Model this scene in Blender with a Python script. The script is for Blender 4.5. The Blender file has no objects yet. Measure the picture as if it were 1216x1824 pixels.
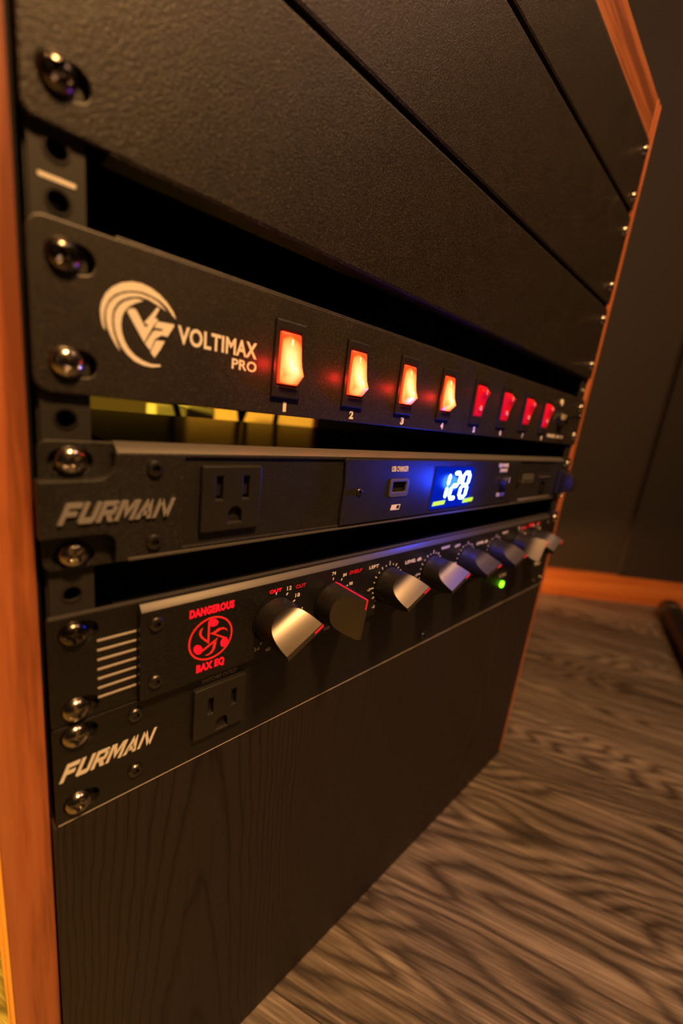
import bpy, bmesh, math, random
from mathutils import Vector, Matrix

random.seed(7)
S = bpy.context.scene
COL = S.collection

# ---------------------------------------------------------------- camera, world, lights, exposure
# all building below is done in millimetres: X along the rack front, Y into the rack,
# Z up from the lower edge of the bottom rack unit; the floor lies FLOOR mm below it.
FLOOR = 245.5
def W(x, y, z):
    return Vector((x * .001, y * .001, (z + FLOOR) * .001))

CAM = (-21.81, -156.57, 167.68)
cam_data = bpy.data.cameras.new('camera')
cam = bpy.data.objects.new('camera', cam_data)
COL.objects.link(cam)
right = Vector((0.71890217, -0.68498493, 0.11821728))
up = Vector((0.0776575, 0.24815029, 0.96560383))
fwd = Vector((0.69075972, 0.68499422, -0.23159))
m = Matrix((right, up, -fwd)).transposed().to_4x4()
m.translation = W(*CAM)
cam.matrix_world = m
cam_data.sensor_fit = 'HORIZONTAL'
cam_data.sensor_width = 24.0
cam_data.lens = 24.0 * 737.18 / 1216
cam_data.clip_start = .005
cam_data.dof.use_dof = True
cam_data.dof.focus_distance = .215
cam_data.dof.aperture_fstop = 4.0
S.camera = cam

S.view_settings.view_transform = 'Standard'
S.view_settings.look = 'None'
S.view_settings.gamma = 1
S.view_settings.use_curve_mapping = False
S.view_settings.exposure = 0.0

world = bpy.data.worlds.new('room_ambient')
S.world = world
world.use_nodes = True
wb = world.node_tree.nodes['Background']
wb.inputs[0].default_value = (1.0, .55, .32, 1)
wb.inputs[1].default_value = .016

def lamp(name, kind, loc, energy, color, size=.1, target=None, spot=None, blend=.5):
    d = bpy.data.lights.new(name, kind)
    d.energy = energy
    d.color = color
    if kind == 'AREA':
        d.shape = 'DISK'; d.size = size
    else:
        d.shadow_soft_size = size
    if kind == 'SPOT':
        d.spot_size = spot; d.spot_blend = blend
    o = bpy.data.objects.new(name, d)
    COL.objects.link(o)
    o.location = loc
    if target is not None:
        o.rotation_euler = (Vector(target) - Vector(loc)).to_track_quat('-Z', 'Y').to_euler()
    return o
# warm ceiling lamp above and in front of the rack, a second one over the floor to the right
lamp('ceiling_lamp_light', 'AREA', (.02, -.52, 1.28), 19.0, (1.0, .505, .172), .14, (.06, 0, .45))
lamp('far_ceiling_lamp_light', 'AREA', (1.0, -.95, 2.0), 6.6, (1.0, .56, .37), .35, (.7, -.2, 0))
# yellow lamp at the left behind the rack, unseen orange spot added to brighten the baseboard
lamp('yellow_floor_lamp_light', 'POINT', (-.40, .42, .50), 62.0, (1.0, .57, .035), .05)
lamp('baseboard_spot_light', 'SPOT', (.66, .37, .14), 16.0, (1.0, .42, .12), .03, (1.14, .17, .07), math.radians(34), .8)

# ---------------------------------------------------------------- materials
def mat(name):
    m_ = bpy.data.materials.new(name)
    m_.use_nodes = True
    return m_, m_.node_tree, m_.node_tree.nodes['Principled BSDF']
def nd(t, typ, **kw):
    n = t.nodes.new(typ)
    for k, v in kw.items():
        setattr(n, k, v)
    return n
def coord(t, scale=(1, 1, 1), src='Object'):
    c = nd(t, 'ShaderNodeTexCoord'); mp = nd(t, 'ShaderNodeMapping')
    mp.inputs['Scale'].default_value = scale
    t.links.new(c.outputs[src], mp.inputs[0])
    return mp.outputs[0]
def noise(t, vec, scale, detail=3, rough=.55):
    n = nd(t, 'ShaderNodeTexNoise')
    n.inputs['Scale'].default_value = scale
    n.inputs['Detail'].default_value = detail
    n.inputs['Roughness'].default_value = rough
    t.links.new(vec, n.inputs['Vector'])
    return n.outputs['Fac']
def math_(t, op, a, b=None, c=None, clamp=False):
    n = nd(t, 'ShaderNodeMath', operation=op, use_clamp=clamp)
    for i, v in enumerate((a, b, c)):
        if v is None: continue
        if isinstance(v, (int, float)): n.inputs[i].default_value = v
        else: t.links.new(v, n.inputs[i])
    return n.outputs[0]
def ramp(t, fac, stops):
    r = nd(t, 'ShaderNodeValToRGB')
    el = r.color_ramp.elements
    while len(el) < len(stops): el.new(.5)
    for e, (p, c) in zip(el, stops):
        e.position = p; e.color = (*c, 1)
    t.links.new(fac, r.inputs[0])
    return r.outputs[0]
def bump(t, bs, h, strength, dist):
    b = nd(t, 'ShaderNodeBump')
    b.inputs['Strength'].default_value = strength
    b.inputs['Distance'].default_value = dist
    t.links.new(h, b.inputs['Height'])
    t.links.new(b.outputs[0], bs.inputs['Normal'])
def plain(name, col, rough=.5, metal=0, spec=.5, emit=None, estr=1):
    m_, t, b = mat(name)
    b.inputs['Base Color'].default_value = (*col, 1)
    b.inputs['Roughness'].default_value = rough
    b.inputs['Metallic'].default_value = metal
    b.inputs['Specular IOR Level'].default_value = spec
    if emit:
        b.inputs['Emission Color'].default_value = (*emit, 1)
        b.inputs['Emission Strength'].default_value = estr
    return m_
def powder(name, lo, hi, rough, speck, bscale=1400, bstr=.35, spec=.5):
    """black powder coat: fine orange peel relief, sparse dust specks"""
    m_, t, b = mat(name)
    v = coord(t)
    a = noise(t, v, bscale, 2)
    big = noise(t, v, 45, 4, .65)
    base = ramp(t, big, [(.3, lo), (.75, hi)])
    sp = noise(t, v, 2600, 1)
    spm = ramp(t, sp, [(.60, (0, 0, 0)), (.76, (speck, speck * .85, speck * .6))])
    mx = nd(t, 'ShaderNodeMixRGB', blend_type='ADD')
    mx.inputs[0].default_value = 1
    t.links.new(base, mx.inputs[1]); t.links.new(spm, mx.inputs[2])
    t.links.new(mx.outputs[0], b.inputs['Base Color'])
    b.inputs['Roughness'].default_value = rough
    b.inputs['Specular IOR Level'].default_value = spec
    bump(t, b, a, bstr, .0004)
    return m_
def brushed(name, col, rough):
    m_, t, b = mat(name)
    n = noise(t, coord(t, (6, 200, 400)), 6, 4, .7)
    c = ramp(t, n, [(.35, tuple(x * .7 for x in col)), (.75, tuple(x * 1.7 for x in col))])
    t.links.new(c, b.inputs['Base Color'])
    b.inputs['Roughness'].default_value = rough
    bump(t, b, n, .15, .0002)
    return m_
def wood(name, dark, mid, light, scale, rough, axis='Z'):
    m_, t, b = mat(name)
    sc = {'Z': (60, 60, 3.0), 'X': (3.0, 60, 60), 'H': (2.0, 2.0, 70)}[axis]
    v = coord(t, sc)
    g = noise(t, v, scale, 6, .65)
    fine = noise(t, coord(t, tuple(x * 5 for x in sc)), scale, 3, .6)
    s = math_(t, 'ADD', math_(t, 'MULTIPLY', g, .72), math_(t, 'MULTIPLY', fine, .28))
    c = ramp(t, s, [(.39, dark), (.5, mid), (.66, light)])
    t.links.new(c, b.inputs['Base Color'])
    b.inputs['Roughness'].default_value = rough
    bump(t, b, s, .25, .0006)
    return m_

M = {}
M['blank'] = powder('black_powder_coat', (.0070, .0055, .0042), (.013, .0100, .0074), .40, .17, 1400, .55, .36)
M['volt'] = powder('black_satin_paint', (.015, .0125, .010), (.022, .0182, .0148), .42, .08, 2200, .25)
M['furman'] = powder('dusty_black_metal', (.010, .0097, .0097), (.017, .016, .0155), .44, .07, 2600, .12)
M['bevel'] = plain('satin_dark_grey_metal', (.11, .103, .098), .45, .3)
M['bax'] = powder('smooth_black_anodised', (.0055, .0053, .005), (.009, .0085, .0083), .42, .04, 3000, .05)
M['baxedge'] = plain('lightened_grey_chamfer', (.055, .05, .05), .45, .2)  # lighter than the panel, painting in overhead light on the upper edges
M['brushed'] = brushed('brushed_black_aluminium', (.008, .0075, .0066), .42)
M['plastic'] = powder('black_moulded_plastic', (.013, .012, .011), (.018, .0165, .0155), .42, .02, 1800, .1)
M['dark'] = plain('unlit_black', (.004, .004, .004), .7, 0, .2)
M['chassis'] = plain('satin_black_lid', (.005, .005, .005), .24, 0, .35)
M['steel'] = plain('zinc_black_steel', (.026, .024, .021), .5, .1)
M['chrome'] = plain('nickel_screw', (.42, .38, .33), .20, 1.0)
M['chromedark'] = plain('black_nickel_screw', (.13, .115, .10), .22, 1.0)
M['hexbolt'] = plain('black_oxide_bolt', (.10, .095, .09), .32, .9)
M['cream'] = plain('cream_silkscreen', (.90, .85, .74), .55, 0, .3)
M['creamdim'] = plain('worn_grey_silkscreen', (.46, .42, .38), .55, 0, .3)
M['silver'] = plain('silver_badge', (.62, .60, .60), .36, .7)
M['redprint'] = plain('red_silkscreen', (.85, .012, .03), .5, 0, .3)
M['redlit'] = plain('backlit_red_legend', (.8, .01, .03), .5, 0, .3, (1, .006, .022), .55)
M['reddim'] = plain('backlit_red_ring', (.8, .03, .02), .5, 0, .3, (1, .03, .02), .22)
M['bluedot'] = plain('blue_dot', (.01, .03, .5), .4, 0, .5, (.01, .06, 1), .5)
M['knob'] = powder('black_anodised_knob', (.011, .0105, .010), (.015, .014, .0135), .40, .05, 3000, .04)
M['knobface'] = plain('brushed_knob_scoop', (.16, .145, .13), .33, .85)
M['greenled'] = plain('green_led', (.05, .3, .01), .4, 0, .5, (.22, 1, .01), 4)
M['greenlegend'] = plain('green_backlit_legend', (.2, .3, .01), .4, 0, .5, (.55, .95, .015), 1.0)
M['digit'] = plain('blue_white_digit', (.2, .3, 1), .4, 0, .5, (.30, .55, 1), 9)
M['window'] = plain('blue_display_window', (.0004, .0008, .003), .15, 0, .15, (0, .020, .75), .55)
M['redplastic'] = plain('red_rocker_plastic', (.78, .010, .022), .30, 0, .5)
M['redplastic'].node_tree.nodes['Principled BSDF'].inputs['Emission Color'].default_value = (1, .0, .02, 1)
M['redplastic'].node_tree.nodes['Principled BSDF'].inputs['Emission Strength'].default_value = .26  # emission painted in for neighbouring rockers' light shining through
M['litmark'] = plain('lit_mark', (.8, .65, .5), .5, 0, .5, (1, .75, .4), 1.5)
M['pale'] = plain('pale_mark', (.8, .65, .5), .5)
M['cable'] = plain('black_rubber_cable', (.012, .011, .010), .5)
M['grey'] = plain('grey_plug_plastic', (.42, .44, .46), .5)
M['addedboard'] = plain('added_board_pale', (.62, .42, .30), .6)
M['red_wood'] = wood('reddish_stained_wood', (.22, .060, .018), (.50, .150, .048), (.64, .23, .085), .9, .42)
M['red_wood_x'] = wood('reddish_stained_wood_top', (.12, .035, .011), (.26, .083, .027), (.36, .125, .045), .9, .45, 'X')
M['inner'] = plain('dark_cabinet_lining', (.035, .018, .012), .6)
M['base_wood'] = wood('varnished_baseboard_wood', (.36, .09, .022), (.58, .18, .045), (.70, .26, .07), .5, .26, 'H')

def lit_rocker():
    """translucent rocker with the neon glowing inside: hottest over the lamp, red at the edges"""
    m_, t, b = mat('lit_neon_rocker')
    c = nd(t, 'ShaderNodeTexCoord')
    sep = nd(t, 'ShaderNodeSeparateXYZ')
    t.links.new(c.outputs['Object'], sep.inputs[0])
    dx = math_(t, 'DIVIDE', math_(t, 'ADD', sep.outputs[0], .0006), .0068)
    dz = math_(t, 'DIVIDE', math_(t, 'ADD', sep.outputs[2], .0016), .0125)
    r = math_(t, 'SQRT', math_(t, 'ADD', math_(t, 'POWER', math_(t, 'ABSOLUTE', dx), 2.0), math_(t, 'POWER', math_(t, 'ABSOLUTE', dz), 2.0)))
    n = noise(t, coord(t, (160, 160, 90)), 1.6, 2)
    r2 = math_(t, 'ADD', r, math_(t, 'MULTIPLY', math_(t, 'SUBTRACT', n, .5), .35))
    dep = nd(t, 'ShaderNodeMapRange', interpolation_type='SMOOTHSTEP')
    t.links.new(sep.outputs[1], dep.inputs[0])
    dep.inputs[1].default_value = .0002; dep.inputs[2].default_value = .0021
    dep.inputs[3].default_value = 0; dep.inputs[4].default_value = .75
    r2 = math_(t, 'ADD', r2, dep.outputs[0])
    col = ramp(t, r2, [(0.0, (1, .88, .55)), (.22, (1, .66, .24)), (.58, (1, .50, .13)), (.85, (1, .30, .05)), (1.0, (1, .05, .010))])
    st = nd(t, 'ShaderNodeMapRange')
    t.links.new(r2, st.inputs[0])
    st.inputs[1].default_value = 0; st.inputs[2].default_value = .9
    st.inputs[3].default_value = 1.9; st.inputs[4].default_value = 1.05
    b.inputs['Base Color'].default_value = (.8, .08, .02, 1)
    b.inputs['Roughness'].default_value = .25
    t.links.new(col, b.inputs['Emission Color'])
    t.links.new(st.outputs[0], b.inputs['Emission Strength'])
    return m_
M['lit'] = lit_rocker()
M['litedge'] = plain('red_rocker_edge', (.8, .02, .01), .25, 0, .5, (1, .004, .002), 13.0)

def kick_wood():
    """black stained oak veneer with cathedral grain"""
    m_, t, b = mat('black_stained_oak')
    c = nd(t, 'ShaderNodeTexCoord'); sep = nd(t, 'ShaderNodeSeparateXYZ')
    t.links.new(c.outputs['Object'], sep.inputs[0])
    wob = noise(t, coord(t, (14, 14, 5)), 1.0, 4, .6)
    x = math_(t, 'ADD', sep.outputs[0], .2413 - .061)
    x = math_(t, 'PINGPONG', math_(t, 'ABSOLUTE', x), .16)
    x = math_(t, 'ADD', x, math_(t, 'MULTIPLY', math_(t, 'SUBTRACT', wob, .5), .020))
    v = math_(t, 'ADD', sep.outputs[2], math_(t, 'MULTIPLY', math_(t, 'MULTIPLY', x, x), 300.0))
    n2 = noise(t, coord(t, (160, 160, 8)), 1.0, 3, .6)
    v = math_(t, 'ADD', v, math_(t, 'MULTIPLY', n2, .055))
    f = math_(t, 'FRACT', math_(t, 'ADD', math_(t, 'MULTIPLY', v, 1 / .095), .30))
    pores = noise(t, coord(t, (900, 900, 22)), 1.0, 2, .6)
    line = ramp(t, f, [(0.0, (1, 1, 1)), (.16, (.10, .10, .10)), (.75, (0, 0, 0)), (.97, (.5, .5, .5)), (1.0, (1, 1, 1))])
    k = math_(t, 'ADD', line, ramp(t, pores, [(.58, (0, 0, 0)), (.70, (.45, .45, .45))]), clamp=True)
    col = ramp(t, k, [(0, (.022, .0155, .0130)), (1, (.0045, .0033, .0028))])
    t.links.new(col, b.inputs['Base Color'])
    b.inputs['Roughness'].default_value = .55
    bump(t, b, math_(t, 'SUBTRACT', 1.0, k), .35, .0004)
    return m_
M['kick'] = kick_wood()

def floor_wood():
    """grey-brown oak plank; every plank takes its own cut of the figure"""
    m_, t, b = mat('grey_oak_plank')
    c = nd(t, 'ShaderNodeTexCoord'); oi = nd(t, 'ShaderNodeObjectInfo')
    off = nd(t, 'ShaderNodeVectorMath', operation='MULTIPLY_ADD')
    cmb = nd(t, 'ShaderNodeCombineXYZ')
    for i in range(3): t.links.new(oi.outputs['Random'], cmb.inputs[i])
    t.links.new(cmb.outputs[0], off.inputs[0])
    off.inputs[1].default_value = (37.0, 11.0, 5.0)
    t.links.new(c.outputs['Object'], off.inputs[2])
    def sc(s):
        mp = nd(t, 'ShaderNodeMapping'); mp.inputs['Scale'].default_value = s
        t.links.new(off.outputs[0], mp.inputs[0]); return mp.outputs[0]
    swirl = noise(t, sc((1.7, 7, 1)), 1.0, 2, .45)
    sep = nd(t, 'ShaderNodeSeparateXYZ'); t.links.new(off.outputs[0], sep.inputs[0])
    warp = noise(t, sc((9, 60, 1)), 1.0, 3, .6)
    v = math_(t, 'ADD', math_(t, 'MULTIPLY', sep.outputs[1], 6.0), math_(t, 'MULTIPLY', swirl, 2.6))
    v = math_(t, 'ADD', v, math_(t, 'MULTIPLY', warp, .10))
    rings = math_(t, 'FRACT', math_(t, 'MULTIPLY', v, 13.0))
    ringp = ramp(t, rings, [(0, (0, 0, 0)), (.22, (.75, .75, .75)), (.55, (1, 1, 1)), (.86, (.45, .45, .45)), (1, (0, 0, 0))])
    streak = noise(t, sc((3.0, 120, 1)), 1.0, 4, .65)
    fine = noise(t, sc((16, 620, 1)), 1.0, 4, .7)
    broad = noise(t, sc((1.3, 10, 1)), 1.0, 2, .5)
    s = math_(t, 'ADD', math_(t, 'MULTIPLY', ringp, .17), math_(t, 'MULTIPLY', streak, .30))
    s = math_(t, 'ADD', s, math_(t, 'MULTIPLY', fine, .46))
    s = math_(t, 'ADD', s, math_(t, 'MULTIPLY', broad, .24))
    col = ramp(t, s, [(.42, (.026, .020, .017)), (.55, (.075, .059, .049)), (.66, (.18, .145, .12)), (.78, (.36, .30, .25))])
    t.links.new(col, b.inputs['Base Color'])
    b.inputs['Roughness'].default_value = .48
    b.inputs['Specular IOR Level'].default_value = .35
    bump(t, b, s, .35, .001)
    return m_
M['floor'] = floor_wood()
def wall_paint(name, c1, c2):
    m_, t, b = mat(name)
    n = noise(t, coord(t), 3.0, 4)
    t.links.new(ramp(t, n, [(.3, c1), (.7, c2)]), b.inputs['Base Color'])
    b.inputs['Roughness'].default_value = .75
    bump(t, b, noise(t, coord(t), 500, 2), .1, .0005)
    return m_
M['wall'] = wall_paint('dark_brown_wall_paint', (.030, .022, .0165), (.035, .026, .019))
M['wall2'] = wall_paint('darker_wall_tone', (.021, .015, .013), (.024, .0175, .015))

# ---------------------------------------------------------------- builders
POS = {}
def link_mesh(name, me, mat_, parent=None, smooth=True, sharp=32):
    """me is in rack millimetres; it becomes one object, origin at its middle, metres"""
    xs = [v.co for v in me.vertices]
    lo = Vector((min(v.x for v in xs), min(v.y for v in xs), min(v.z for v in xs)))
    hi = Vector((max(v.x for v in xs), max(v.y for v in xs), max(v.z for v in xs)))
    c = (lo + hi) / 2
    for v in me.vertices:
        v.co = (v.co - c) * .001
    if mat_ is not None:
        me.materials.clear(); me.materials.append(mat_)
    if smooth:
        for pl in me.polygons: pl.use_smooth = True
        me.set_sharp_from_angle(angle=math.radians(sharp))
    me.update()
    return place(name, me, W(*c), parent)
def place(name, me, loc, parent=None, rot=None):
    o = bpy.data.objects.new(name, me)
    me.name = name
    COL.objects.link(o)
    POS[o.name] = Vector(loc)
    o.location = Vector(loc)
    if rot is not None: o.rotation_euler = rot
    if parent is not None:
        o.parent = parent
        o.location = Vector(loc) - POS[parent.name]
    return o
def thing(name, label, cat, loc, group=None):
    o = bpy.data.objects.new(name, None)
    o.empty_display_size = .03
    COL.objects.link(o)
    o.location = W(*loc); POS[o.name] = W(*loc)
    tag(o, label, cat, group)
    return o
def tag(o, label, cat, group=None):
    o['label'] = label; o['category'] = cat
    if group: o['group'] = group
    return o
def bm_to(bm):
    bmesh.ops.recalc_face_normals(bm, faces=bm.faces)
    me = bpy.data.meshes.new('m'); bm.to_mesh(me); bm.free()
    return me
def box(name, x0, x1, y0, y1, z0, z1, mat_, parent=None, bev=0, seg=2):
    bm = bmesh.new()
    bmesh.ops.create_cube(bm, size=1)
    for v in bm.verts:
        v.co = Vector(((x0 + x1) / 2 + v.co.x * (x1 - x0), (y0 + y1) / 2 + v.co.y * (y1 - y0), (z0 + z1) / 2 + v.co.z * (z1 - z0)))
    if bev:
        bmesh.ops.bevel(bm, geom=bm.edges[:], offset=bev, segments=seg, affect='EDGES', profile=.5)
    return link_mesh(name, bm_to(bm), mat_, parent, sharp=20)
def prism(name, pts, axis, a0, a1, mat_, parent=None, bev=0, edge_mat=None):
    """extrude an outline; axis 'Y': pts are (x,z); axis 'X': pts are (y,z)"""
    bm = bmesh.new()
    f = (lambda p, a: (p[0], a, p[1])) if axis == 'Y' else (lambda p, a: (a, p[0], p[1]))
    A = [bm.verts.new(f(p, a0)) for p in pts]; B = [bm.verts.new(f(p, a1)) for p in pts]
    n = len(pts)
    bm.faces.new(A); bm.faces.new(B[::-1])
    for i in range(n):
        bm.faces.new((A[i], B[i], B[(i + 1) % n], A[(i + 1) % n]))
    bmesh.ops.recalc_face_normals(bm, faces=bm.faces)
    if bev:
        bmesh.ops.bevel(bm, geom=bm.edges[:], offset=bev, segments=2, affect='EDGES', profile=.5, material=1 if edge_mat else -1)
    o = link_mesh(name, bm_to(bm), mat_, parent)
    if edge_mat: o.data.materials.append(edge_mat)
    return o
def from_curve(cu, fn):
    o = bpy.data.objects.new('tmp', cu)
    COL.objects.link(o)
    dg = bpy.context.evaluated_depsgraph_get()
    me = bpy.data.meshes.new_from_object(o.evaluated_get(dg))
    bpy.data.objects.remove(o); bpy.data.curves.remove(cu)
    for v in me.vertices:
        v.co = fn(v.co)
    bm = bmesh.new(); bm.from_mesh(me)
    bmesh.ops.remove_doubles(bm, verts=bm.verts, dist=1e-4)
    bmesh.ops.recalc_face_normals(bm, faces=bm.faces)
    bm.to_mesh(me); bm.free()
    return me
def plate(name, outline, holes, yf, th, mat_, parent=None, bev=0):
    """flat plate with real openings; outline and holes are (x,z), front face at y = yf"""
    cu = bpy.data.curves.new('c', 'CURVE'); cu.dimensions = '2D'; cu.fill_mode = 'BOTH'
    cu.extrude = th / 2 - bev; cu.bevel_depth = bev; cu.bevel_resolution = 1; cu.offset = -bev
    for pts in [outline] + holes:
        s = cu.splines.new('POLY'); s.points.add(len(pts) - 1)
        for q, p in zip(s.points, pts): q.co = (p[0], p[1], 0, 1)
        s.use_cyclic_u = True
    me = from_curve(cu, lambda c: Vector((c.x, yf + th / 2 - c.z, c.y)))
    return link_mesh(name, me, mat_, parent, sharp=14)
def rrect(x0, x1, z0, z1, r, n=5):
    out = []
    for cx, cz, a0 in ((x1 - r, z1 - r, 0), (x0 + r, z1 - r, 90), (x0 + r, z0 + r, 180), (x1 - r, z0 + r, 270)):
        for i in range(n + 1):
            a = math.radians(a0 + 90 * i / n)
            out.append((cx + r * math.cos(a), cz + r * math.sin(a)))
    return out
def circle(cx, cz, r, n=20):
    return [(cx + r * math.cos(2 * math.pi * i / n), cz + r * math.sin(2 * math.pi * i / n)) for i in range(n)]
def text(name, s, x0, x1, z0, z1, yf, mat_, parent, bold=.0, shear=0.0, th=.12):
    cu = bpy.data.curves.new('t', 'FONT'); cu.body = s; cu.fill_mode = 'BOTH'; cu.resolution_u = 3
    cu.extrude = .02; cu.offset = bold; cu.size = 1; cu.space_character = 1.0 + bold * 1.5
    me = from_curve(cu, lambda c: c)
    xs = [v.co.x for v in me.vertices]; ys = [v.co.y for v in me.vertices]
    ax, bx, ay, by = min(xs), max(xs), min(ys), max(ys)
    h = z1 - z0
    for v in me.vertices:
        ty = (v.co.y - ay) / (by - ay); tx = (v.co.x - ax) / (bx - ax)
        y_ = yf - th / 2 - (th / 2 if v.co.z > 0 else -th / 2)
        v.co = Vector((x0 + tx * (x1 - x0 - shear * h) + ty * shear * h, y_, z0 + ty * h))
    return link_mesh(name, me, mat_, parent, smooth=False)
def ap(x, z, y):
    """the rack plane point (x, z) as it is seen, moved out along the same sight line to depth y"""
    k = (y - CAM[1]) / -CAM[1]
    return CAM[0] + (x - CAM[0]) * k, CAM[2] + (z - CAM[2]) * k
def tube(name, pts, r, mat_, parent=None, n=10):
    bm = bmesh.new()
    rings = []
    P = [Vector(p) for p in pts]
    for i, p in enumerate(P):
        d = (P[min(i + 1, len(P) - 1)] - P[max(i - 1, 0)]).normalized()
        a = d.orthogonal().normalized() if not rings else (pa - d * pa.dot(d)).normalized()
        pa = a; b_ = d.cross(a)
        rr = r[i] if isinstance(r, (list, tuple)) else r
        rings.append([bm.verts.new(p + (a * math.cos(2 * math.pi * k / n) + b_ * math.sin(2 * math.pi * k / n)) * rr) for k in range(n)])
    for u, v in zip(rings, rings[1:]):
        for k in range(n):
            bm.faces.new((u[k], u[(k + 1) % n], v[(k + 1) % n], v[k]))
    bm.faces.new(rings[0][::-1]); bm.faces.new(rings[-1])
    return link_mesh(name, bm_to(bm), mat_, parent)

# shared small hardware, modelled facing -Y around its own origin (metres)
def screw_mesh(R=4.7, H=3.0):
    """pan head screw with a pressed cross recess"""
    N = 40
    bm = bmesh.new(); g = {}
    for i in range(N + 1):
        for j in range(N + 1):
            u = -1 + 2 * i / N; v = -1 + 2 * j / N
            x = u * math.sqrt(1 - v * v / 2) * R; z = v * math.sqrt(1 - u * u / 2) * R
            r = math.hypot(x, z) / R
            h = H * (max(0, 1 - r ** 2.6)) ** .62
            a, b_ = abs(x), abs(z)
            arm = R * .60
            wd = .62 if max(a, b_) > 1.2 else .95
            if (a < wd and b_ < arm) or (b_ < wd and a < arm):
                h -= min(1.5, 2.2 * (1 - max(a, b_) / (arm * 1.15)))
            g[i, j] = bm.verts.new((x, -h, z))
    for i in range(N):
        for j in range(N):
            bm.faces.new((g[i, j], g[i + 1, j], g[i + 1, j + 1], g[i, j + 1]))
    for v in bm.verts: v.co *= .001
    me = bm_to(bm)
    for pl in me.polygons: pl.use_smooth = True
    me.set_sharp_from_angle(angle=math.radians(50))
    return me
def hex_mesh(R=2.9, H=1.5, rs=1.45):
    """button head bolt with a hexagon socket"""
    bm = bmesh.new(); n = 24; rings = []
    prof = [(R, 0), (R, H * .45), (R * .86, H * .85), (R * .68, H), ('hex', H), ('hex', .15), (0.01, .1)]
    for r, h in prof:
        ring = []
        for k in range(n):
            a = 2 * math.pi * k / n
            if r == 'hex':
                q = (a + math.pi / 6) % (math.pi / 3) - math.pi / 6
                rr = rs * math.cos(math.pi / 6) / math.cos(q)
            else: rr = r
            ring.append(bm.verts.new((rr * math.cos(a), -h, rr * math.sin(a))))
        rings.append(ring)
    for u, v in zip(rings, rings[1:]):
        for k in range(n):
            bm.faces.new((u[k], u[(k + 1) % n], v[(k + 1) % n], v[k]))
    for v in bm.verts: v.co *= .001
    me = bm_to(bm)
    for pl in me.polygons: pl.use_smooth = True
    me.set_sharp_from_angle(angle=math.radians(32))
    return me
SCREW = screw_mesh(); SCREW.materials.append(M['chrome'])
SCREWD = SCREW.copy(); SCREWD.materials.clear(); SCREWD.materials.append(M['chromedark'])
HEX = hex_mesh(); HEX.materials.append(M['hexbolt'])
HEXS = hex_mesh(2.0, .9, .9); HEXS.materials.append(M['hexbolt'])
def screw(parent, x, z, y=-2.0, dark=False, rot=None):
    if rot is None: rot = random.uniform(0, math.pi / 2)
    return place('rack_screw', SCREWD if dark else SCREW, W(x, y, z), parent, (0, rot, 0))
def hexbolt(parent, x, z, y, small=False):
    return place('hex_bolt', HEXS if small else HEX, W(x, y, z), parent, (0, random.uniform(0, 1), 0))
SLOT_W = 3.9
def slot(cx, z): return rrect(cx - 6.2, cx + 6.2, z - SLOT_W, z + SLOT_W, SLOT_W - .01, 6)

# flat printed marks, outlines in rack millimetres (x, z)
VOLT_LOGO = {"swoosh_outer": [(41.5,192.22),(40.32,194.47),(38.26,196.77),(35.77,198.66),(32.9,199.92),(30.12,200.48),(26.98,200.17),(23.94,198.98),(21.39,197.09),(19.5,194.81),(18.36,192.2),(17.88,189.76),(18.04,187.24),(18.55,184.98),(19.24,183.96),(18.87,187.0),(18.98,189.38),(19.59,191.53),(20.61,193.49),(22.13,195.17),(24.36,196.57),(26.99,197.53),(30.14,197.98),(32.92,197.64),(35.8,196.84),(38.29,195.25),(40.36,192.91)],"swoosh_mid": [(38.31,193.99),(35.33,196.17),(32.93,197.02),(29.68,197.37),(26.54,196.85),(23.93,195.72),(21.79,194.05),(20.3,191.97),(19.52,189.64),(19.49,187.14),(19.96,184.64),(21.0,182.21),(22.28,180.0),(23.54,178.51),(22.46,181.16),(21.61,183.66),(21.21,186.22),(21.23,188.75),(21.67,190.8),(22.71,192.7),(24.35,194.32),(26.54,195.54),(29.23,196.33),(32.0,196.24),(35.34,195.12)],"swoosh_inner": [(30.61,195.44),(28.78,195.59),(26.99,195.0),(24.79,193.78),(23.13,192.11),(22.05,189.98),(21.73,187.65),(21.93,185.05),(22.64,182.54),(23.85,180.07),(25.64,177.88),(27.93,176.17),(30.75,175.21),(33.66,175.09),(36.34,175.71),(36.33,176.34),(33.16,176.08),(30.27,176.8),(27.92,178.05),(26.09,179.8),(24.75,182.06),(23.96,184.6),(23.8,186.79),(24.07,189.06),(24.78,190.76),(26.1,192.54),(27.89,193.95)],"letter_v": [(25.66,191.02),(26.23,192.0),(27.89,192.44),(28.62,191.72),(31.23,187.41),(32.36,188.4),(30.85,188.8),(33.08,191.69),(35.06,194.55),(35.75,194.16),(34.15,190.92),(35.41,190.84),(33.61,187.93),(30.89,182.61)],"letter_p": [(35.13,190.12),(40.72,190.42),(40.79,189.76),(38.58,185.93),(36.57,186.0),(34.43,184.43),(32.92,180.45),(31.18,182.29),(33.15,185.78),(34.1,187.1),(36.65,187.35),(37.13,188.12),(34.19,187.96)],"bolt_tail": [(34.73,184.02),(37.75,184.33),(36.15,181.18),(34.31,178.3),(33.02,179.89)]}
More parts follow.
